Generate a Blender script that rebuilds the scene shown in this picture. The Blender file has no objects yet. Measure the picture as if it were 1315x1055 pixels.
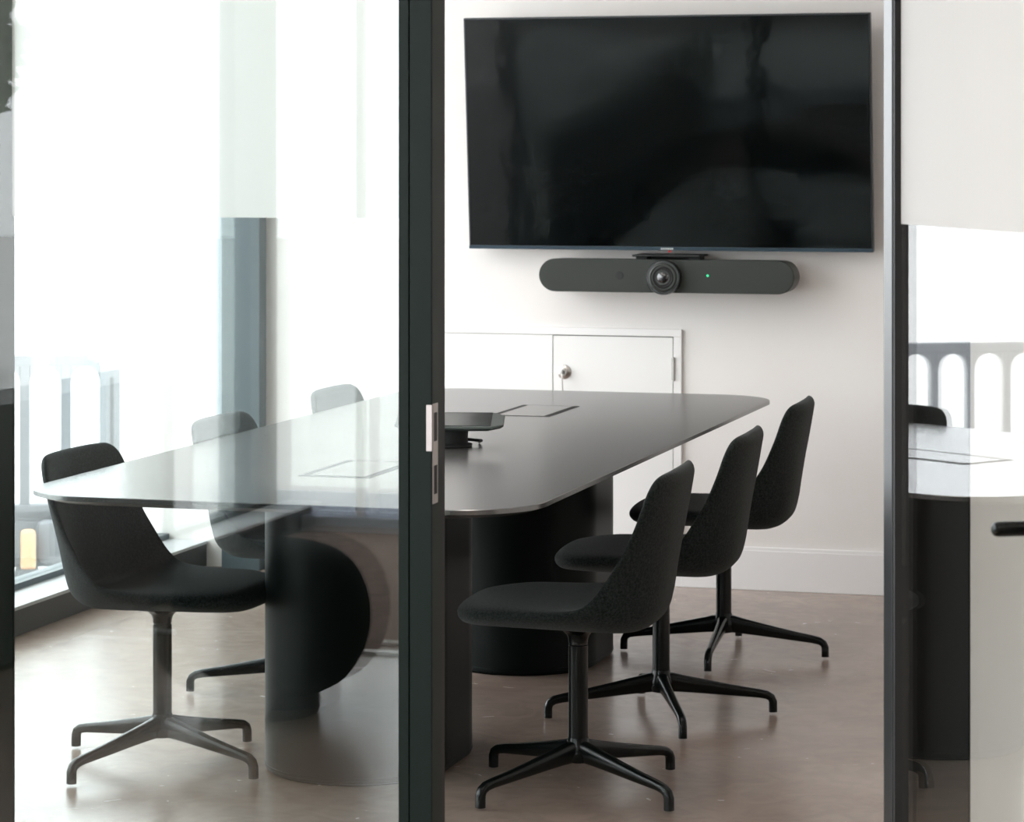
import bpy, bmesh, math, random
from mathutils import Vector, Matrix, noise
random.seed(3)
C = bpy.context.scene
COL = C.collection
R = math.radians
PI = math.pi

# ------------------------------------------------------------------ helpers
def obj(name, bm, mat, parent=None, sharp=35):
    me = bpy.data.meshes.new(name)
    bmesh.ops.recalc_face_normals(bm, faces=bm.faces)
    bm.to_mesh(me); bm.free()
    me.polygons.foreach_set('use_smooth', [True] * len(me.polygons))
    me.set_sharp_from_angle(angle=R(sharp))
    me.materials.append(mat)
    o = bpy.data.objects.new(name, me); COL.objects.link(o)
    if sharp < 75:
        wn = o.modifiers.new('weighted_normals', 'WEIGHTED_NORMAL'); wn.keep_sharp = True; wn.weight = 100
    if parent: o.parent = parent
    return o

def thing(name, label, cat, loc=(0, 0, 0), rz=0, group=None):
    o = bpy.data.objects.new(name, None); COL.objects.link(o)
    o.empty_display_size = .1
    o.location = loc; o.rotation_euler = (0, 0, rz)
    o['label'] = label; o['category'] = cat
    if group: o['group'] = group
    return o

def tag(o, label, cat, group=None):
    o['label'] = label; o['category'] = cat
    if group: o['group'] = group
    return o

def struct(name, bm, mat, label=None, parent=None):
    o = obj(name, bm, mat, parent)
    if not parent: o['kind'] = 'structure'
    if label: o['label'] = label
    return o

def sempty(name, label=None):
    o = bpy.data.objects.new(name, None); COL.objects.link(o)
    o['kind'] = 'structure'
    if label: o['label'] = label
    return o

def B(): return bmesh.new()

def box(bm, x0, x1, y0, y1, z0, z1, bev=0, seg=2):
    r = bmesh.ops.create_cube(bm, size=1)
    vs = r['verts']
    for v in vs:
        v.co = Vector(((x0 + x1) / 2 + v.co.x * (x1 - x0), (y0 + y1) / 2 + v.co.y * (y1 - y0), (z0 + z1) / 2 + v.co.z * (z1 - z0)))
    if bev:
        es = list({e for v in vs for e in v.link_edges})
        bmesh.ops.bevel(bm, geom=es, offset=bev, segments=seg, profile=.5, affect='EDGES')
    return bm

def mkbox(*a, **k): return box(B(), *a, **k)

def loft(bm, rings, cap0=True, cap1=True, closed=True):
    prev = None; first = None
    for ring in rings:
        cur = [bm.verts.new(p) for p in ring]
        if prev:
            n = len(cur)
            for i in range(n if closed else n - 1):
                j = (i + 1) % n
                bm.faces.new((prev[i], prev[j], cur[j], cur[i]))
        else: first = cur
        prev = cur
    if cap0: bm.faces.new(list(reversed(first)))
    if cap1: bm.faces.new(prev)
    return bm

def lathe(bm, prof, cx=0, cy=0, n=32, axis='Z', o=(0, 0, 0)):
    rings = []
    for r, z in prof:
        ring = []
        for i in range(n):
            t = 2 * PI * i / n
            if axis == 'Z': ring.append((cx + r * math.cos(t), cy + r * math.sin(t), z))
            else: ring.append((o[0] + r * math.cos(t), o[1] + z, o[2] + r * math.sin(t)))
        rings.append(ring)
    return loft(bm, rings)

def tube(bm, pts, rad, n=10):
    rings = []
    P = [Vector(p) for p in pts]
    for i, p in enumerate(P):
        d = (P[min(i + 1, len(P) - 1)] - P[max(i - 1, 0)]).normalized()
        up = Vector((0, 0, 1)) if abs(d.z) < .95 else Vector((1, 0, 0))
        a = d.cross(up).normalized(); b = d.cross(a)
        r = rad[i] if isinstance(rad, (list, tuple)) else rad
        rings.append([p + a * r * math.cos(2 * PI * k / n) + b * r * math.sin(2 * PI * k / n) for k in range(n)])
    return loft(bm, rings)

def prism(bm, outline, z0, z1):
    return loft(bm, [[(x, y, z0) for x, y in outline], [(x, y, z1) for x, y in outline]])

def rrect(x0, x1, y0, y1, r, n=14):
    pts = []
    for cx, cy, a0 in ((x1 - r, y0 + r, -90), (x1 - r, y1 - r, 0), (x0 + r, y1 - r, 90), (x0 + r, y0 + r, 180)):
        for i in range(n + 1):
            a = R(a0 + 90 * i / n); pts.append((cx + r * math.cos(a), cy + r * math.sin(a)))
    return pts

# ------------------------------------------------------------------ materials
def mat(name, base=(.5, .5, .5), rough=.5, metal=0, spec=.5, coat=0, coat_rough=.1, bump=None, var=None, emis=None, rvar=None):
    m = bpy.data.materials.new(name); m.use_nodes = True
    nt = m.node_tree; p = nt.nodes['Principled BSDF']
    p.inputs['Base Color'].default_value = (*base, 1)
    p.inputs['Roughness'].default_value = rough
    p.inputs['Metallic'].default_value = metal
    p.inputs['Specular IOR Level'].default_value = spec
    p.inputs['Coat Weight'].default_value = coat
    p.inputs['Coat Roughness'].default_value = coat_rough
    tc = nt.nodes.new('ShaderNodeTexCoord')
    if var:   # (scale, detail, colour b)
        n = nt.nodes.new('ShaderNodeTexNoise'); n.inputs['Scale'].default_value = var[0]; n.inputs['Detail'].default_value = var[1]
        nt.links.new(tc.outputs['Object'], n.inputs['Vector'])
        mr = nt.nodes.new('ShaderNodeMapRange'); mr.inputs[1].default_value = .35; mr.inputs[2].default_value = .65
        nt.links.new(n.outputs['Fac'], mr.inputs[0])
        mx = nt.nodes.new('ShaderNodeMix'); mx.data_type = 'RGBA'
        mx.inputs['A'].default_value = (*base, 1); mx.inputs['B'].default_value = (*var[2], 1)
        nt.links.new(mr.outputs[0], mx.inputs['Factor']); nt.links.new(mx.outputs['Result'], p.inputs['Base Color'])
    if rvar:
        n = nt.nodes.new('ShaderNodeTexNoise'); n.inputs['Scale'].default_value = rvar[0]; n.inputs['Detail'].default_value = 5
        nt.links.new(tc.outputs['Object'], n.inputs['Vector'])
        mr = nt.nodes.new('ShaderNodeMapRange'); mr.inputs[1].default_value = .3; mr.inputs[2].default_value = .7
        mr.inputs[3].default_value = rvar[1]; mr.inputs[4].default_value = rvar[2]
        nt.links.new(n.outputs['Fac'], mr.inputs[0]); nt.links.new(mr.outputs[0], p.inputs['Roughness'])
    if bump:  # (scale, strength, distance)
        n = nt.nodes.new('ShaderNodeTexNoise'); n.inputs['Scale'].default_value = bump[0]; n.inputs['Detail'].default_value = 4
        nt.links.new(tc.outputs['Object'], n.inputs['Vector'])
        b = nt.nodes.new('ShaderNodeBump'); b.inputs['Strength'].default_value = bump[1]; b.inputs['Distance'].default_value = bump[2]
        nt.links.new(n.outputs['Fac'], b.inputs['Height']); nt.links.new(b.outputs['Normal'], p.inputs['Normal'])
    if emis:
        p.inputs['Emission Color'].default_value = (*emis[0], 1); p.inputs['Emission Strength'].default_value = emis[1]
    return m

def glass(name, ior=1.5, tint=(.97, .985, .975)):
    """clear sheet glass: every face reflects by Fresnel and lets the rest straight through"""
    m = bpy.data.materials.new(name); m.use_nodes = True; nt = m.node_tree; nt.nodes.clear()
    N = nt.nodes.new; L = nt.links.new
    out = N('ShaderNodeOutputMaterial'); mx = N('ShaderNodeMixShader'); tr = N('ShaderNodeBsdfTransparent'); gl = N('ShaderNodeBsdfGlossy')
    tr.inputs['Color'].default_value = (*tint, 1); gl.inputs['Roughness'].default_value = 0; gl.inputs['Color'].default_value = (1, 1, 1, 1)
    fr = N('ShaderNodeFresnel'); ge = N('ShaderNodeNewGeometry'); mr = N('ShaderNodeMapRange')
    mr.inputs[3].default_value = ior; mr.inputs[4].default_value = 1 / ior
    L(ge.outputs['Backfacing'], mr.inputs[0]); L(mr.outputs[0], fr.inputs['IOR'])
    L(fr.outputs[0], mx.inputs[0]); L(tr.outputs[0], mx.inputs[1]); L(gl.outputs[0], mx.inputs[2]); L(mx.outputs[0], out.inputs[0])
    return m

def film_mat():
    m = bpy.data.materials.new('frosted_film'); m.use_nodes = True; nt = m.node_tree; nt.nodes.clear()
    N = nt.nodes.new; L = nt.links.new
    out = N('ShaderNodeOutputMaterial'); a = N('ShaderNodeMixShader'); b = N('ShaderNodeMixShader')
    tl = N('ShaderNodeBsdfTranslucent'); df = N('ShaderNodeBsdfDiffuse'); tr = N('ShaderNodeBsdfTransparent')
    tl.inputs[0].default_value = (.98, .975, .97, 1); df.inputs[0].default_value = (.93, .93, .925, 1)
    a.inputs[0].default_value = .35; b.inputs[0].default_value = .07
    L(tl.outputs[0], a.inputs[1]); L(df.outputs[0], a.inputs[2]); L(a.outputs[0], b.inputs[1]); L(tr.outputs[0], b.inputs[2]); L(b.outputs[0], out.inputs[0])
    return m

M = {}
M['plaster'] = mat('white_plaster', (.78, .735, .705), .75, var=(1.3, 5, (.83, .80, .775)), bump=(9, .15, .004))
M['paint'] = mat('white_paint', (.82, .805, .79), .45)
M['trimpaint'] = mat('skirting_paint', (.84, .82, .81), .4)
M['ceiling'] = mat('ceiling_paint', (.8, .8, .79), .8)
M['blackmetal'] = mat('dark_green_black_frame', (.0085, .0155, .0125), .42, metal=0, spec=.12, bump=(60, .03, .001))
M['chairmetal'] = mat('black_powder_coat', (.0025, .004, .0035), .26, spec=.3)
M['gasket'] = mat('black_rubber', (.006, .006, .006), .6)
M['fabric'] = mat('charcoal_wool', (.005, .008, .0075), .9, spec=.10, var=(190, 3, (.025, .030, .028)), bump=(300, .6, .002))
M['fabric'].node_tree.nodes['Principled BSDF'].inputs['Sheen Weight'].default_value = .10
M['fabric'].node_tree.nodes['Principled BSDF'].inputs['Sheen Roughness'].default_value = .5
M['tabletop'] = mat('black_laminate_top', (.045, .042, .040), .23, spec=.5)
M['tabletop'].node_tree.nodes['Principled BSDF'].inputs['IOR'].default_value = 2.6
M['pedestal'] = mat('black_lacquer_pedestal', (.002, .005, .004), .42, spec=.12)
M['slot'] = mat('black_slot', (.004, .004, .004), .6)
M['screen'] = mat('tv_glass', (.0012, .0018, .0018), .07, spec=.16, bump=(1.6, .10, .05))
M['bezel'] = mat('tv_bezel', (.012, .014, .018), .3)
M['bezelblue'] = mat('tv_lower_bezel', (.03, .05, .07), .3, metal=.5)
M['bar'] = mat('graphite_cloth', (.027, .031, .026), .75, bump=(900, .3, .001))
M['barhous'] = mat('graphite_plastic', (.030, .034, .030), .4)
M['lens'] = mat('lens_glass', (.002, .002, .003), .03, spec=.9, coat=1, coat_rough=.02)
M['lensring'] = mat('lens_ring', (.012, .013, .012), .3)
M['green_led'] = mat('green_led', (.0, .2, .08), .4, emis=((.05, 1, .4), 1.2))
M['red_led'] = mat('red_led', (.3, .0, .0), .4, emis=((1, .05, .05), .5))
M['chrome'] = mat('brushed_steel', (.62, .60, .57), .28, metal=1)
M['strike'] = mat('satin_nickel', (.50, .455, .44), .42, metal=.8)
M['tapgrey'] = mat('graphite_tablet_body', (.045, .055, .05), .42)
M['tapglass'] = mat('tablet_glass', (.008, .012, .011), .22, spec=.5)
M['mullion'] = mat('slate_blue_frame', (.060, .085, .098), .35)
M['sillblack'] = mat('black_sill_front', (.022, .022, .024), .45)
M['silltop'] = mat('pale_sill_board', (.52, .53, .54), .4)
M['glass'] = glass('partition_glass', 1.58, (.962, .985, .977))
M['doorglass'] = glass('door_glass', 1.75, (.95, .965, .955))
M['winglass'] = glass('facade_glass', 1.45, (.99, .99, .99))
M['film'] = film_mat()
M['tint'] = glass('tinted_strip', 1.45, (.66, .69, .76))
M['pave'] = mat('pale_paving', (.60, .595, .58), .8, var=(2, 4, (.66, .655, .64)))
M['barrier'] = mat('grey_plastic', (.20, .208, .225), .5)
M['barrierdark'] = mat('recycled_rubber', (.10, .105, .11), .8)
M['amber'] = mat('amber_reflector', (.72, .42, .25), .4)
M['pouf'] = mat('dark_green_velvet', (.004, .008, .008), .9, spec=.1)
M['carpet'] = mat('brown_carpet', (.22, .160, .135), .95, spec=.1, var=(18, 6, (.29, .215, .185)), bump=(120, .4, .004))
M['bench'] = mat('black_bench', (.008, .009, .008), .5)
M['leaf'] = mat('leaf_green', (.045, .085, .025), .7, var=(2.5, 4, (.09, .13, .05)))
M['bark'] = mat('bark', (.09, .07, .055), .9)
M['lamp'] = mat('lamp_diffuser', (.9, .9, .9), .5, emis=((1, .92, .85), 10))  # glow of the added unseen fill lamps over table and doorway
M['lampsoft'] = mat('soft_lamp_diffuser', (.9, .9, .9), .5, emis=((1, .92, .85), 4.5))  # weaker glow for the fill lamps added in the lounge
M['lampbody'] = mat('lamp_body', (.75, .75, .75), .5)

# polished concrete floor with blotches and fine swirls
def floor_mat():
    m = mat('polished_concrete', (.30, .26, .235), .3)
    nt = m.node_tree; N = nt.nodes.new; L = nt.links.new; p = nt.nodes['Principled BSDF']
    tc = N('ShaderNodeTexCoord')
    n1 = N('ShaderNodeTexNoise'); n1.inputs['Scale'].default_value = 1.1; n1.inputs['Detail'].default_value = 7; n1.inputs['Distortion'].default_value = 1.2
    n2 = N('ShaderNodeTexNoise'); n2.inputs['Scale'].default_value = 9; n2.inputs['Detail'].default_value = 8; n2.inputs['Distortion'].default_value = 2
    for n in (n1, n2): L(tc.outputs['Object'], n.inputs['Vector'])
    cr = N('ShaderNodeValToRGB'); cr.color_ramp.elements[0].position = .32; cr.color_ramp.elements[0].color = (.28, .205, .165, 1)
    cr.color_ramp.elements[1].position = .68; cr.color_ramp.elements[1].color = (.385, .30, .25, 1)
    L(n1.outputs['Fac'], cr.inputs[0])
    mx = N('ShaderNodeMix'); mx.data_type = 'RGBA'; mx.blend_type = 'MULTIPLY'; mx.inputs['Factor'].default_value = .35
    cr2 = N('ShaderNodeValToRGB'); cr2.color_ramp.elements[0].position = .35; cr2.color_ramp.elements[0].color = (.72, .70, .68, 1); cr2.color_ramp.elements[1].position = .6
    L(n2.outputs['Fac'], cr2.inputs[0]); L(cr.outputs[0], mx.inputs['A']); L(cr2.outputs[0], mx.inputs['B']); L(mx.outputs['Result'], p.inputs['Base Color'])
    mr = N('ShaderNodeMapRange'); mr.inputs[3].default_value = .16; mr.inputs[4].default_value = .32
    L(n2.outputs['Fac'], mr.inputs[0]); L(mr.outputs[0], p.inputs['Roughness'])
    b = N('ShaderNodeBump'); b.inputs['Strength'].default_value = .08; b.inputs['Distance'].default_value = .01
    L(n1.outputs['Fac'], b.inputs['Height']); L(b.outputs[0], p.inputs['Normal'])
    return m
M['floor'] = floor_mat()

# ------------------------------------------------------------------ the setting
YP = 5.30        # front face of the glass partition
YW = 9.67        # back wall
XF = -3.95       # inner face of the sill along the facade
XG = -4.13       # facade glass
XR = 1.4         # right wall of the meeting room
CH = 2.9
GZ = -.25        # street level
YL = -.06        # window wall closing the left half of the lounge

bm = B(); box(bm, -4.3, 3.2, YL - .14, YW + .2, -.12, 0); box(bm, -1.6, 3.2, -8.2, YL - .14, -.12, 0); struct('floor', bm, M['floor'])
bm = B(); box(bm, -4.3, 3.2, YL - .14, YW + .2, CH, CH + .12); box(bm, -1.6, 3.2, -8.2, YL - .14, CH, CH + .12); struct('ceiling', bm, M['ceiling'])
struct('wall_back', mkbox(-4.3, 3.2, YW, YW + .2, 0, CH), M['plaster'])
struct('wall_right', mkbox(XR, XR + .12, YP + .12, YW, 0, CH), M['plaster'])
struct('wall_front', mkbox(-.625, 3.2, YP, YP + .12, 0, CH), M['plaster'], 'white plaster wall to the right of the glass door')
struct('wall_corridor_right', mkbox(3.0, 3.2, -8.2, YP, 0, CH), M['plaster'])
struct('wall_corridor_left', mkbox(-1.6, -1.45, -8.2, YL - .14, 0, CH), M['plaster'])
struct('wall_corridor_rear', mkbox(-1.6, 3.2, -8.2, -8.0, 0, CH), mat('grey_paint', (.20, .21, .21), .8))
bm = B(); box(bm, -60, -4.32, -45, 60, GZ - .1, GZ); box(bm, -4.32, -1.62, -45, YL - .2, GZ - .1, GZ); struct('ground', bm, M['pave'])

# skirting with a small rounded top, right of the cupboard and left of it
for nm, xa, xb in (('baseboard_back', -2.150, XR), ('baseboard_back_left', -3.70, -3.13)):
    bm = B(); box(bm, xa, xb, YW - .016, YW, 0, .138, .002); box(bm, xa, xb, YW - .012, YW, .136, .15, .004)
    struct(nm, bm, M['trimpaint'])

# facade: sill, frame, glass
def facade(idx, y0, y1, mull=()):
    w = sempty('window_%d' % idx)
    obj('sill_front', mkbox(XF - .02, XF, y0, y1, 0, .082, .002), M['sillblack'], w)
    obj('sill_board', mkbox(XG - .05, XF + .004, y0, y1, .082, .094, .002), M['silltop'], w)
    bm = B(); box(bm, XG - .04, XG + .03, y0, y1, .094, .114); box(bm, XG - .04, XG + .03, y0, y1, CH - .08, CH)
    obj('frame', bm, M['mullion'], w)
    for a, b in mull: obj('mullion', mkbox(XG - .04, XG + .03, a, b, .094, CH - .08, .004), M['mullion'], w)
    obj('glass_pane', mkbox(XG - .006, XG + .006, y0, y1, .114, CH - .08), M['winglass'], w)
    return w
facade(1, YP + .11, YW - .002)
facade(2, YL - .12, YP + .11, mull=((YL - .12, .29), (4.6, 4.75)))
w = sempty('window_5', 'window wall behind the left half of the lounge')
obj('lower_panel', mkbox(-4.10, -1.45, YL - .08, YL, 0, .06, .002), mat('pale_blue_panel', (.50, .53, .58), .4), w)
obj('tinted_strip', mkbox(-4.10, -1.45, YL - .060, YL - .054, .06, .155), M['tint'], w)
bm = B(); box(bm, -3.725, -3.695, YL - .07, YL - .02, .06, CH); box(bm, -4.10, -1.45, YL - .07, YL - .02, CH - .06, CH); box(bm, -2.0, -1.45, YL - .08, YL, .06, CH)
obj('frame', bm, M['trimpaint'], w)
obj('glass_pane', mkbox(-4.10, -3.725, YL - .050, YL - .040, .06, CH - .06), M['winglass'], w)
obj('glass_pane', mkbox(-3.695, -2.0, YL - .050, YL - .040, .06, CH - .06), M['winglass'], w)
# slate blue window jamb in the far corner
struct('trim_1', mkbox(-3.865, -3.715, YW - .07, YW, 0, CH, .003), M['mullion'], 'dark slate blue window jamb in the far corner')
bm = B(); box(bm, -3.893, -3.865, YW - .05, YW, .094, CH)
struct('trim_2', bm, mat('jamb_edge', (.30, .36, .40), .4), 'pale blue edge strip of the window jamb')

# glass partition
def glass_pane(idx, x0, x1, label):
    w = sempty('window_%d' % idx, label)
    obj('glass_pane', mkbox(x0, x1, YP + .004, YP + .012, .05, CH - .05), M['glass'], w)
    obj('glass_pane', mkbox(x0, x1, YP + .088, YP + .096, .05, CH - .05), M['glass'], w)
    bm = B(); vs = [bm.verts.new(p) for p in ((x0, YP + .086, FZ), (x1, YP + .086, FZ), (x1, YP + .086, CH - .05), (x0, YP + .086, CH - .05))]
    bm.faces.new(vs); o = obj('frosted_film', bm, M['film'], w); o['label'] = 'frosted white privacy film'
    bm = B(); box(bm, x0, x1, YP, YP + .10, 0, .05, .002); box(bm, x0, x1, YP, YP + .10, CH - .05, CH, .002)
    obj('rail', bm, M['blackmetal'], w)
FZ = 1.393
glass_pane(3, -2.641, -1.757, 'fixed glass pane left of the door opening')
glass_pane(4, -3.94, -2.711, 'fixed glass pane by the facade')
struct('trim_3', mkbox(-2.711, -2.641, YP, YP + .10, 0, CH, .002), M['blackmetal'], 'black partition post at the left edge')
post = sempty('trim_4', 'black door post with a steel strike plate')
bm = B(); box(bm, -1.757, -1.735, YP + .002, YP + .10, 0, CH, .002); box(bm, -1.733, -1.686, YP, YP + .062, 0, CH, .003)
box(bm, -1.735, -1.698, YP + .01, YP + .10, 0, CH, .001)
obj('post', bm, M['blackmetal'], post)
obj('seal', mkbox(-1.698, -1.690, YP + .062, YP + .10, 0, CH, .002), M['gasket'], post)
# strike plate: face on the post edge, lip on the front
bm = B(); box(bm, -1.6862, -1.6846, YP + .003, YP + .036, .829, 1.028, .0007)
box(bm, -1.6975, -1.6850, YP - .0022, YP + .0005, .934, 1.026, .001)
sp = obj('strike_plate', bm, M['strike'], post)
bm = B(); box(bm, -1.6848, -1.6836, YP + .010, YP + .028, .953, 1.010, .0004); box(bm, -1.6848, -1.6836, YP + .010, YP + .028, .848, .905, .0004)
obj('slot', bm, M['slot'], sp)
struct('trim_5', mkbox(-.750, -.628, YP + .002, YP + .118, 0, CH, .002), M['gasket'], 'black hinge jamb of the glass door')
struct('trim_6', mkbox(-1.69, -.75, YP, YP + .10, CH - .35, CH, .002), M['blackmetal'], 'black head rail above the door opening')

# door leaf, opened outward past 90 degrees
door = sempty('door_1', 'open glass door leaf in a black frame')
door.location = (-.768, YP - .012, 0)
ddir = Vector((.456, -.890, 0)).normalized(); door.rotation_euler = (0, 0, math.atan2(ddir.y, ddir.x))
DW = .90
bm = B(); box(bm, 0, .05, -.02, .02, .01, 2.4, .003); box(bm, DW - .05, DW, -.02, .02, .01, 2.4, .003)
box(bm, .05, DW - .05, -.02, .02, .01, .06, .002); box(bm, .05, DW - .05, -.02, .02, 2.35, 2.4, .002)
obj('stile_frame', bm, mat('door_frame_black', (.012, .014, .015), .28, spec=.6), door)
obj('glazing_bead', mkbox(.05, .060, -.018, .018, .06, 2.35, .002), M['gasket'], door)
obj('glass_pane', mkbox(.060, DW - .05, -.004, .004, .06, 2.35), M['doorglass'], door)
bm = B(); vs = [bm.verts.new(p) for p in ((.060, -.0055, FZ), (DW - .05, -.0055, FZ), (DW - .05, -.0055, 2.35), (.060, -.0055, 2.35))]; bm.faces.new(vs)
o = obj('frosted_film', bm, M['film'], door); o['label'] = 'frosted white privacy film'
bm = B()
ht = .745
tube(bm, [(ht, -.004, .915), (ht, -.010, .915)], .026, 24); tube(bm, [(ht, -.008, .915), (ht, -.078, .915), (ht, -.084, .915), (ht, -.087, .915)], [.0125, .0125, .010, .005], 16)
obj('door_handle', bm, M['chairmetal'], door)

# ------------------------------------------------------------------ conference table
TX, TY = -2.292, 7.435
table = thing('conference_table', 'long black conference table with rounded corners on two dark pedestals', 'table', (TX, TY, 0))
hw, hl = .622, 1.545
bm = B()
zt = .740
def ring(off, z): return [(x, y, z) for x, y in rrect(-hw + off, hw - off, -hl + off, hl - off, .21 - off * .5, 18)]
loft(bm, [ring(.040, zt - .024), ring(.030, zt - .022), ring(.004, zt - .0125), ring(0, zt - .0115), ring(0, zt - .0015), ring(.0015, zt)])
obj('tabletop', bm, M['tabletop'], table, 25)
def stadium(r, L, n=24):
    p = [(r * math.cos(R(180 + 180 * i / n)), -L / 2 + r * math.sin(R(180 + 180 * i / n))) for i in range(n + 1)]
    p += [(r * math.cos(R(180 * i / n)), L / 2 + r * math.sin(R(180 * i / n))) for i in range(n + 1)]
    return p
for yc in (-.745, .745):
    bm = B(); st = lambda r: [(x, y + yc) for x, y in stadium(r, .17)]
    loft(bm, [[(x, y, z) for x, y in st(r)] for r, z in ((.222, .0), (.225, .004), (.2315, .006), (.233, .012), (.233, .7165))])
    pd = obj('pedestal', bm, M['pedestal'], table)
    bm = B(); loft(bm, [[(x, y, z) for x, y in st(r)] for r, z in ((.2335, .012), (.2345, .013), (.2345, .019), (.2335, .020))]); obj('base_ring', bm, M['pedestal'], pd)
for yc in (-.835, .815):
    fr_ = obj('cable_hatch', mkbox(-.092, .092, yc - .18, yc + .18, zt - .002, zt + .0006), M['slot'], table)
    obj('hatch_lid', mkbox(-.070, .074, yc - .166, yc + .164, zt - .001, zt + .0016, .0005, seg=1), M['tabletop'], fr_)

# ------------------------------------------------------------------ chairs
def catmull(P, t):
    n = len(P) - 1; x = min(max(t, 0), 1) * n; i = min(int(x), n - 1); f = x - i
    p0 = P[max(i - 1, 0)]; p1 = P[i]; p2 = P[i + 1]; p3 = P[min(i + 2, n)]
    return tuple(.5 * ((2 * b) + (-a + c) * f + (2 * a - 5 * b + 4 * c - d) * f * f + (-a + 3 * b - 3 * c + d) * f ** 3) for a, b, c, d in zip(p0, p1, p2, p3))

def shell_bm():
    # centre line x, z / edge line x, z / half width / half thickness
    K = [(.278, .431, .270, .438, .205, .026), (.235, .434, .230, .442, .218, .032), (.165, .435, .160, .447, .230, .034), (.080, .432, .085, .450, .236, .033),
         (.000, .428, .020, .453, .238, .032), (-.075, .423, -.030, .460, .238, .030), (-.145, .421, -.065, .474, .238, .027), (-.184, .440, -.090, .496, .237, .025),
         (-.199, .482, -.110, .522, .236, .024), (-.208, .535, -.132, .556, .234, .023), (-.219, .600, -.160, .602, .231, .022), (-.231, .665, -.188, .664, .227, .0215),
         (-.241, .720, -.207, .718, .225, .0205), (-.252, .782, -.222, .778, .222, .020)]
    NV, NU = 110, 52
    def mid(v, q):
        k = catmull(K, v); f = q ** 3.0
        return k[0] + (k[2] - k[0]) * f, k[1] + (k[3] - k[1]) * f
    pts = [mid(i / NV, 0) for i in range(NV + 1)]
    s = [0]
    for i in range(NV): s.append(s[-1] + math.hypot(pts[i + 1][0] - pts[i][0], pts[i + 1][1] - pts[i][1]))
    T = s[-1]
    rings = []
    for i in range(NV + 1):
        u = i / NV; u = .5 - .5 * math.cos(PI * u); u = .7 * u + .3 * i / NV
        w, th = catmull(K, u)[4:6]; w0 = w
        j = min(int(u * NV), NV - 1); sl = s[j] + (s[j + 1] - s[j]) * (u * NV - j); d = T - sl
        if sl < .15: w *= max(1 - (1 - sl / .15) ** 2.5, 0.0) ** (1 / 2.3) * .75 + .25
        if d < .085: w *= max(1 - (1 - d / .085) ** 2.6, 0.0) ** (1 / 2.5) * .32 + .68
        e0 = min(sl, d); te = .024 if d < sl else .034
        if e0 < te: th *= max(1 - (1 - e0 / te) ** 2, .0) ** .5 * .95 + .05
        rg = []
        for k in range(NU):
            ph = 2 * PI * k / NU; cs, sn = math.cos(ph), math.sin(ph)
            yy = math.copysign(abs(cs) ** .80, cs); tt = math.copysign(abs(sn) ** .80, sn)
            y = w * yy; q = min(abs(y) / w0, 1)
            x, z = mid(u, q)
            a = mid(max(u - .02, 0), q); b = mid(min(u + .02, 1), q)
            tx, tz = b[0] - a[0], b[1] - a[1]; l = math.hypot(tx, tz)
            rg.append((x + tz / l * th * tt, y, z - tx / l * th * tt))
        rings.append(rg)
    return loft(B(), rings)

def leg_bm(ang):
    path = [(.012, .096, .026, .020), (.030, .094, .026, .018), (.055, .090, .0235, .0155), (.10, .083, .0205, .0140), (.16, .0735, .017, .0130), (.22, .0645, .014, .0122), (.270, .0575, .0120, .0116),
            (.292, .0530, .0115, .0113), (.304, .0455, .0112, .0112), (.309, .034, .0112, .0112), (.3095, .006, .0112, .0112)]
    rings = []
    ca, sa = math.cos(ang), math.sin(ang)
    for i, (r, z, hh, wd) in enumerate(path):
        a = path[max(i - 1, 0)]; b = path[min(i + 1, len(path) - 1)]
        dr, dz = b[0] - a[0], b[1] - a[1]; l = math.hypot(dr, dz); dr /= l; dz /= l
        nr, nz = -dz, dr
        rg = []
        for k in range(14):
            t = 2 * PI * k / 14; cs, sn = math.cos(t), math.sin(t)
            u = math.copysign(abs(cs) ** .7, cs) * wd; v = math.copysign(abs(sn) ** .8, sn) * hh
            if sn < 0 and i < 7: u *= .75
            R_ = r + nr * v; Z_ = z + nz * v
            rg.append((R_ * ca - u * sa, R_ * sa + u * ca, Z_))
        rings.append(rg)
    return loft(B(), rings)

CH_GROUP = 'charcoal meeting chairs around the conference table'
def make_chair(label):
    t = thing('meeting_chair', label, 'chair', group=CH_GROUP)
    sh = obj('seat_shell', shell_bm(), M['fabric'], t, 80)
    bm = B(); lathe(bm, [(.0225, .115), (.0235, .118), (.0235, .348), (.0215, .350), (.0215, .354), (.0235, .356)], n=28)
    obj('column', bm, M['chairmetal'], t)
    bm = B(); lathe(bm, [(.0232, .354), (.0235, .362), (.028, .374), (.038, .383), (.055, .389), (.085, .394), (.085, .404)], n=28)
    obj('seat_bracket', bm, M['chairmetal'], t)
    bm = B(); lathe(bm, [(.012, .066), (.028, .070), (.034, .082), (.033, .098), (.030, .108), (.026, .118), (.0245, .128)], n=28)
    hub = obj('hub', bm, M['chairmetal'], t)
    for k in range(4):
        lg = obj('leg', leg_bm(PI / 2 * k), M['chairmetal'], hub, 60)
        a = PI / 2 * k; bm = B(); lathe(bm, [(.0095, 0), (.0105, .002), (.0105, .009)], .3095 * math.cos(a), .3095 * math.sin(a), n=14)
    return t

def copy_tree(o, parent=None):
    c = o.copy(); COL.objects.link(c); c.parent = parent
    for ch in list(o.children): copy_tree(ch, c)
    return c

def place(ch, x, y, facing, base):
    ch.location = (x, y, 0); ch.rotation_euler = (0, 0, R(facing))
    for k in ch.children:
        if k.name.split('.')[0] == 'hub': k.rotation_euler = (0, 0, R(base - facing))

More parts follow.
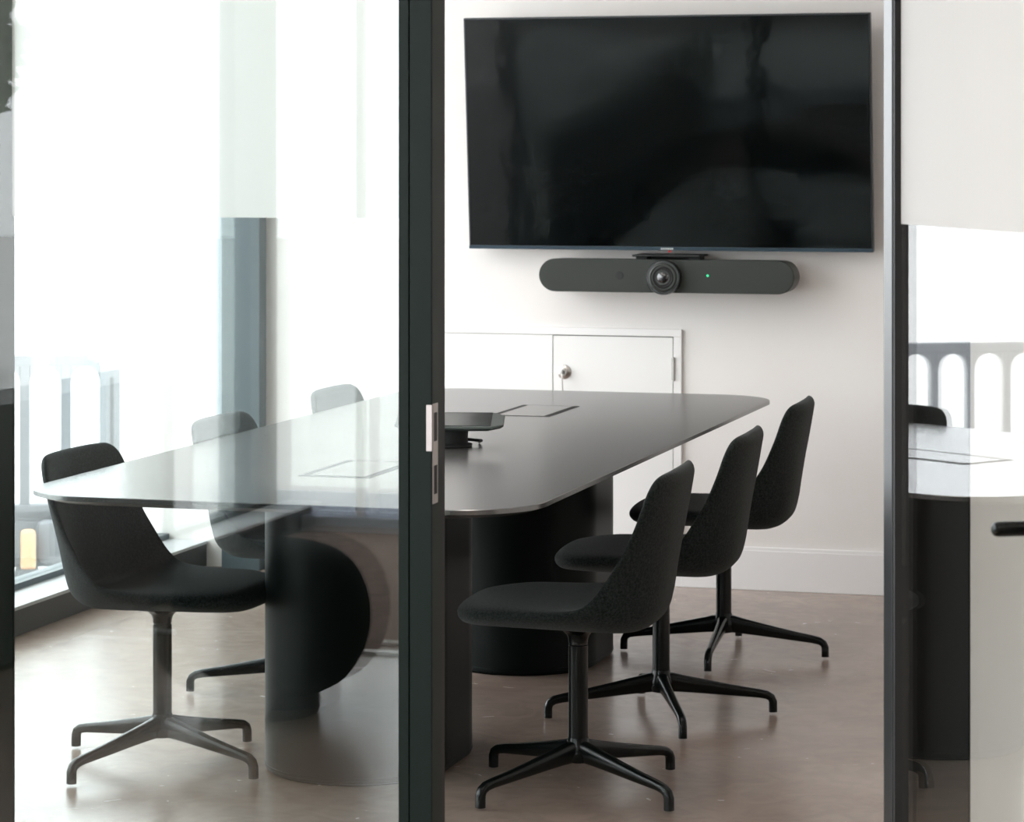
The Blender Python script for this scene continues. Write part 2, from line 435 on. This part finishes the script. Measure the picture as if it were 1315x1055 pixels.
proto = make_chair('charcoal fabric swivel chair, front right, nearest beside the open door')
chairs = [
    (None, -1.700, 6.500, 182, 57.4),
    ('charcoal fabric swivel chair, middle of the three on the right side of the table', -1.706, 7.410, 182, 23.4),
    ('charcoal fabric swivel chair on the right, farthest, nearest the white skirting', -1.735, 8.385, 182, 3),
    ('charcoal fabric swivel chair at the near left corner of the table, whole base in view', -2.772, 6.493, -1, 68.4),
    ('charcoal fabric swivel chair at middle of the table\'s window side, half hidden', -2.755, 7.410, -1, 7.3),
    ('charcoal swivel chair on the window side, farthest, only backrest top in view', -2.775, 8.420, 0, 30),
]
for lab, x, y, f, b in chairs:
    ch = proto if lab is None else copy_tree(proto)
    if lab: ch['label'] = lab
    place(ch, x, y, f, b)

# ------------------------------------------------------------------ television
TVW, TVH = 1.447, .822
tv = thing('television', 'large black flat television tilted forward on the back wall', 'television', (-2.183, YW - .075, 1.188))
tilt = R(5.2)
def tvpart(name, bm, m, parent, lab=None):
    bmesh.ops.transform(bm, matrix=Matrix.Rotation(tilt, 4, 'X'), verts=bm.verts)
    o = obj(name, bm, m, parent)
    if lab: o['label'] = lab
    return o
# local: y=0 back, front at -.04 ; Rotation about X by +tilt takes +Z towards -Y
bm = B(); box(bm, -TVW / 2, TVW / 2, -.018, .012, 0, TVH, .003); box(bm, -.45, .45, .010, .03, .08, .62, .01)
body = tvpart('housing', bm, M['bezel'], tv)
tvpart('screen', mkbox(-TVW / 2 + .006, TVW / 2 - .006, -.0196, -.016, .014, TVH - .006, .0004), M['screen'], tv)
tvpart('lower_bezel', mkbox(-TVW / 2, TVW / 2, -.0205, -.016, .0005, .0125, .001), M['bezelblue'], tv)
bm = B()
for i in range(7): box(bm, -.022 + i * .0065, -.0175 + i * .0065, -.0212, -.020, .004, .0092)
tvpart('logo', bm, M['chrome'], tv, 'small pale lettering under the screen')
tvpart('status_light', mkbox(.006, .012, -.0215, -.015, -.006, .000, .001), M['red_led'], tv)
obj('wall_bracket', mkbox(-.25, .25, .03, .068, .25, .55, .004), M['gasket'], tv)

# conference bar
vb = thing('conference_bar', 'long graphite conference camera bar with a central round lens under the television', 'conference camera', (-2.172, YW, 1.10))
def stad_xz(hw_, r, y, n=16):
    p = [(hw_ - r + r * math.cos(R(-90 + 180 * i / n)), y, r * math.sin(R(-90 + 180 * i / n))) for i in range(n + 1)]
    p += [(-hw_ + r + r * math.cos(R(90 + 180 * i / n)), y, r * math.sin(R(90 + 180 * i / n))) for i in range(n + 1)]
    return p
bm = B(); loft(bm, [stad_xz(.440, .050, -.055), stad_xz(.452, .056, -.06), stad_xz(.4535, .0575, -.175)])
obj('housing', bm, M['barhous'], vb)
bm = B(); loft(bm, [stad_xz(.4535, .0575, -.1752), stad_xz(.4525, .0565, -.180), stad_xz(.448, .052, -.1815)])
obj('speaker_cloth', bm, M['bar'], vb)
ld = B(); lathe(ld, [(.058, -.15), (.0605, -.155), (.0605, -.205), (.058, -.210), (.050, -.211)], n=40, axis='Y', o=(0, 0, -.003))
lm = obj('camera_module', ld, M['lensring'], vb)
bm = B(); lathe(bm, [(.050, -.2105), (.048, -.216), (.044, -.218), (.040, -.214)], n=40, axis='Y', o=(0, 0, -.003)); obj('lens_ring', bm, M['barhous'], lm)
bm = B(); lathe(bm, [(.040, -.213), (.034, -.217), (.030, -.214), (.027, -.2155), (.024, -.2125)], n=40, axis='Y', o=(0, 0, -.003)); obj('lens_barrel', bm, M['gasket'], lm)
bm = B(); lathe(bm, [(.022, -.2120), (.018, -.2165), (.010, -.2195), (.001, -.2205)], n=32, axis='Y', o=(0, 0, -.003)); obj('lens', bm, M['lens'], lm)
bm = B(); lathe(bm, [(.014, -.178), (.014, -.1825), (.009, -.1835)], n=24, axis='Y', o=(-.161, 0, .001)); obj('sensor', bm, M['gasket'], vb)
bm = B(); lathe(bm, [(.0042, -.178), (.0042, -.1828)], n=14, axis='Y', o=(.152, 0, .004)); obj('status_light', bm, M['green_led'], vb)
bm = B(); box(bm, -.125, .115, -.145, .0, .066, .073, .002); box(bm, -.115, -.075, -.13, -.06, .045, .07, .002); box(bm, .075, .115, -.13, -.06, .045, .07, .002)
box(bm, -.09, .09, -.02, 0, .0, .07, .003)
obj('mount_bracket', bm, M['gasket'], vb)

# ------------------------------------------------------------------ wall cupboard
cb = thing('wall_cupboard', 'white built-in wall cupboard behind the conference table', 'cupboard', (-2.62, YW, 0))
bm = B(); box(bm, -.47, .47, -.014, .0, .880, .906, .002); box(bm, .441, .47, -.014, 0, .0, .880, .002); box(bm, -.47, -.441, -.014, 0, 0, .880, .002)
obj('frame', bm, M['trimpaint'], cb)
obj('backing', mkbox(-.441, .441, -.004, 0, .0, .880), mat('shadow_gap', (.18, .17, .16), .9), cb)
d1 = obj('door', mkbox(.002, .438, -.012, -.004, .012, .8765, .001), M['paint'], cb)
d2 = obj('door', mkbox(-.439, -.001, -.012, -.004, .012, .8785, .001), M['paint'], cb)
bm = B(); lathe(bm, [(.0255, -.012), (.0255, -.015), (.022, -.018), (.013, -.021), (.012, -.030), (.009, -.034)], n=28, axis='Y', o=(.043, 0, .748))
kn = obj('lock', bm, M['chrome'], d1)
bm = B(); box(bm, .040, .046, -.052, -.030, .742, .756, .001); tube(bm, [(.043, -.046, .748), (.044, -.048, .72), (.044, -.040, .690), (.044, -.030, .660)], .0022, 8)
obj('key', bm, M['chrome'], d1)
bm = B(); tube(bm, [(.4425, -.018, .725), (.4425, -.018, .808)], .0045, 12); box(bm, .436, .4395, -.020, -.012, .727, .806)
obj('hinge', bm, mat('pewter', (.42, .40, .38), .4, metal=.6), d1)

# ------------------------------------------------------------------ touch controller on the table
tp = thing('touch_controller', 'dark grey tabletop touch controller on a round stand', 'touch panel', (-2.236, 7.19, zt + .0004), R(14))
bm = B()
def slab(off, dz):  # tilted wedge outline, chamfered corners
    w_, d_ = .146 - off, .086 - off; cc = .032
    pts = [(-w_ + cc, -d_), (w_ - cc, -d_), (w_, -d_ + cc * .9), (w_, d_ - cc), (w_ - cc, d_), (-w_ + cc, d_), (-w_, d_ - cc), (-w_, -d_ + cc * .9)]
    return [(x, y, .058 + dz + (y + .086) * .14) for x, y in pts]
loft(bm, [slab(.045, -.020), slab(.010, -.012), slab(0, -.004), slab(.001, 0), slab(.004, .0015)])
obj('body', bm, M['tapgrey'], tp, 25)
bm = B(); g = [(-.112, -.076), (.112, -.076), (.112, .072), (-.112, .072)]
loft(bm, [[(x, y, .0592 + (y + .086) * .14) for x, y in g], [(x, y, .0604 + (y + .086) * .14) for x, y in g]]); obj('screen', bm, M['tapglass'], tp)
bm = B(); lathe(bm, [(.058, 0), (.060, .002), (.060, .006), (.048, .009), (.048, .030), (.050, .046)], 0, .0, n=32)
obj('stand', bm, M['gasket'], tp)
bm = B(); tube(bm, [(.045, .02, .016), (.075, .028, .012), (.082, .045, .010), (.075, .07, .004)], .0042, 8); obj('cable', bm, M['gasket'], tp)

# ------------------------------------------------------------------ street side
ba = math.atan2(-.46, -.89)
def make_barrier(label):
    t = thing('street_barrier', label, 'barrier', group='grey plastic street barriers')
    H_ = .95
    # front view outline: posts, arches, rails (local x along, y thickness)
    bm = B()
    W = 1.9; pitch = .168
    xs = [.137 + pitch * i for i in range(11)]
    box(bm, 0, W, -.02, .02, H_ - .055, H_ - .005, .012)
    box(bm, .0, W, -.03, .03, .25, .31, .01)
    for i, x in enumerate(xs):
        box(bm, x - .021, x + .021, -.018, .018, .28, H_ - .03, .008)
    # arch fillets between the posts
    xa = [-.021] + xs
    for i in range(len(xa) - 1):
        a, b = xa[i] + .021, xa[i + 1] - .021; r = (b - a) / 2; cx_ = (a + b) / 2; zb = H_ - .055 - r
        n = 12
        for k in range(n):
            t0, t1 = PI * k / n, PI * (k + 1) / n
            p = [(cx_ + r * math.cos(t0), zb + r * math.sin(t0)), (cx_ + r * math.cos(t1), zb + r * math.sin(t1))]
            top = H_ - .05
            q = [(p[0][0], p[0][1]), (p[1][0], p[1][1]), (p[1][0], top), (p[0][0], top)]
            loft(bm, [[(x, -.016, z) for x, z in q], [(x, .016, z) for x, z in q]])
    obj('railing', bm, M['barrier'], t)
    bm = B()
    # end post with a sloping shoulder, a recessed groove and the coupling lug
    ol = [(-.098, .08), (-.002, .08), (-.002, H_ - .04), (.05, H_ - .03), (.05, H_ + .045), (.03, H_ + .07), (-.02, H_ + .07), (-.098, H_ - .05)]
    loft(bm, [[(x, -.034, z) for x, z in ol], [(x, .034, z) for x, z in ol]])
    box(bm, -.185, -.098, -.034, .034, .69, .80, .012)
    obj('end_post', bm, M['barrier'], t)
    obj('groove', mkbox(-.058, -.044, .030, .037, .40, H_ - .10, .002), M['barrierdark'], t)
    bm = B(); box(bm, .0, W, -.03, .03, .07, .33, .015); obj('lower_board', bm, M['barrier'], t)
    for x in (.185, 1.45):
        bm = B(); box(bm, x - .075, x + .075, .03, .13, .09, .27, .03); box(bm, x - .05, x - .02, .13, .136, .12, .22, .004)
        obj('counterweight', bm, M['barrier'], t)
    for x in (.295, 1.30):
        bm = B(); loft(bm, [[(x + sx * w2, (.11 + sy * d2), z) for sx, sy in ((-1, -1), (1, -1), (1, 1), (-1, 1))] for w2, d2, z in ((.062, .15, 0), (.058, .145, .03), (.038, .10, .085))])
        obj('foot', bm, M['barrierdark'], t)
        obj('reflector', mkbox(x - .031, x + .031, .13, .19, .075, .245, .02, seg=3), M['amber'], t)
    return t
b0 = make_barrier('pale grey plastic street barrier, nearest outside the window')
b0.location = (-4.86, 10.72, GZ); b0.rotation_euler = (0, 0, ba)
b1 = copy_tree(b0); b1['label'] = 'grey plastic street barrier farther out, mirrored in the glass door'
dv = Vector((math.cos(ba), math.sin(ba), 0))
b1.location = b0.location + dv * 2.13

def make_tree(loc, label):
    t = thing('street_tree', label, 'tree', loc)
    bm = B(); tube(bm, [(0, 0, 0), (.05, 0, .8), (0, .05, 1.5), (.1, 0, 2.6)], [.12, .10, .09, .04], 10); obj('trunk', bm, M['bark'], t)
    bm = B(); rr = random.Random(7)
    for i in range(1500):
        d = Vector((rr.gauss(0, 1), rr.gauss(0, 1), rr.gauss(0, 1))).normalized() * (rr.random() ** .4)
        c = Vector((d.x * .8, d.y * .8, 2.6 + d.z * .75)); a = Vector((rr.uniform(-1, 1), rr.uniform(-1, 1), rr.uniform(-1, 1))).normalized(); b_ = a.orthogonal().normalized()
        l = rr.uniform(.08, .15)
        bm.faces.new([bm.verts.new(c + a * l), bm.verts.new(c + b_ * l * .5), bm.verts.new(c - a * l), bm.verts.new(c - b_ * l * .5)])
    o = obj('foliage', bm, M['leaf'], t)
make_tree((-10.35, -8.95, GZ), 'green street tree, mirrored at the left edge of the glass')

# ------------------------------------------------------------------ lounge side (seen mirrored in the glass)
bm = mkbox(-3.9, 2.9, .0, 2.49, .0, .008, .002); tag(obj('carpet', bm, M['carpet']), 'brown carpet of the lounge, mirrored low in the glass pane', 'carpet')
struct('trim_7', mkbox(-3.9, 2.9, 2.49, 2.535, 0, .010, .002), mat('pale_strip', (.8, .78, .75), .5), 'pale threshold strip along the carpet edge')
pf = thing('ottoman', 'round dark green ottoman, mirrored in the glass pane left of the post', 'ottoman', (-2.78, 3.43, 0))
bm = B()
prof = [(.10, .060), (.17, .062), (.24, .10), (.29, .18), (.305, .27), (.285, .36), (.235, .425), (.15, .458), (.05, .464), (.004, .465)]
rings = []
for r, z in [catmull(prof, i / 40) for i in range(41)]:
    rings.append([(r * math.cos(2 * PI * k / 48), r * math.sin(2 * PI * k / 48), z) for k in range(48)])
loft(bm, rings); obj('cushion', bm, M['pouf'], pf, 80)
bm = B(); lathe(bm, [(.16, 0), (.165, .01), (.165, .062)], n=40); obj('base', bm, M['bench'], pf)
bn = thing('low_bench', 'long black low bench under the lounge window', 'bench', (-3.82, 3.4, 0))
obj('top', mkbox(-.12, .12, -1.6, 1.5, .74, .79, .006), M['bench'], bn)
obj('front', mkbox(-.11, .11, -1.58, 1.48, .02, .74, .004), M['bench'], bn)

# ------------------------------------------------------------------ added fill lamps (unseen, put in to brighten room and lounge)
def fill_lamp(x, y, lx, ly, label, m='lamp'):
    t = thing('ceiling_light', label, 'lamp', (x, y, CH), group='flat ceiling lights')
    obj('body', mkbox(-lx - .02, lx + .02, -ly - .02, ly + .02, -.05, 0, .003), M['lampbody'], t)
    obj('diffuser', mkbox(-lx, lx, -ly, ly, -.056, -.045, .001), M[m], t)
fill_lamp(-1.6, 6.5, .12, .75, 'flat ceiling light above the near right of the table')
fill_lamp(-2.9, 7.6, .12, .6, 'flat ceiling light near the back wall')
fill_lamp(.9, 3.2, .25, .9, 'flat ceiling light in front of the door')
fill_lamp(-.4, .2, .25, .9, 'flat ceiling light in the lounge', 'lampsoft')
fill_lamp(-2.5, 1.3, .3, .9, 'flat ceiling light over the brown carpet', 'lampsoft')
fill_lamp(-2.6, 4.1, .3, .8, 'flat ceiling light over the ottoman', 'lampsoft')

# ------------------------------------------------------------------ daylight
w = bpy.data.worlds.new('World'); C.world = w; w.use_nodes = True
bg = w.node_tree.nodes['Background']; bg.inputs[0].default_value = (.93, .97, 1, 1); bg.inputs[1].default_value = 5.6
def portal(y0, y1):
    l = bpy.data.lights.new('portal', 'AREA'); l.shape = 'RECTANGLE'; l.size = y1 - y0; l.size_y = CH - .2; l.cycles.is_portal = True
    o = bpy.data.objects.new('daylight_portal', l); COL.objects.link(o)
    o.location = (XG - .1, (y0 + y1) / 2, CH / 2); o.rotation_euler = (R(90), 0, R(-90))
portal(YP, YW); portal(YL, YP)
l = bpy.data.lights.new('portal', 'AREA'); l.shape = 'RECTANGLE'; l.size = 2.2; l.size_y = CH - .2; l.cycles.is_portal = True
o = bpy.data.objects.new('daylight_portal', l); COL.objects.link(o); o.location = (-3.05, YL - .13, CH / 2); o.rotation_euler = (R(90), 0, 0)

# ------------------------------------------------------------------ camera
cam = bpy.data.cameras.new('camera'); co = bpy.data.objects.new('camera', cam); COL.objects.link(co)
cam.sensor_width = 36; cam.lens = 3600 / 1315 * 36
cam.shift_y = -(527.5 - 198) / 1315
cam.clip_end = 200
co.location = (0, 0, 1.523); co.rotation_euler = (R(90), 0, math.atan(1033 / 3600))
cam.dof.use_dof = True; cam.dof.focus_distance = 7.0; cam.dof.aperture_fstop = 9
C.camera = co
C.view_settings.view_transform = 'Standard'; C.view_settings.look = 'None'; C.view_settings.gamma = 1
C.view_settings.exposure = 0.06
C.view_settings.use_curve_mapping = False
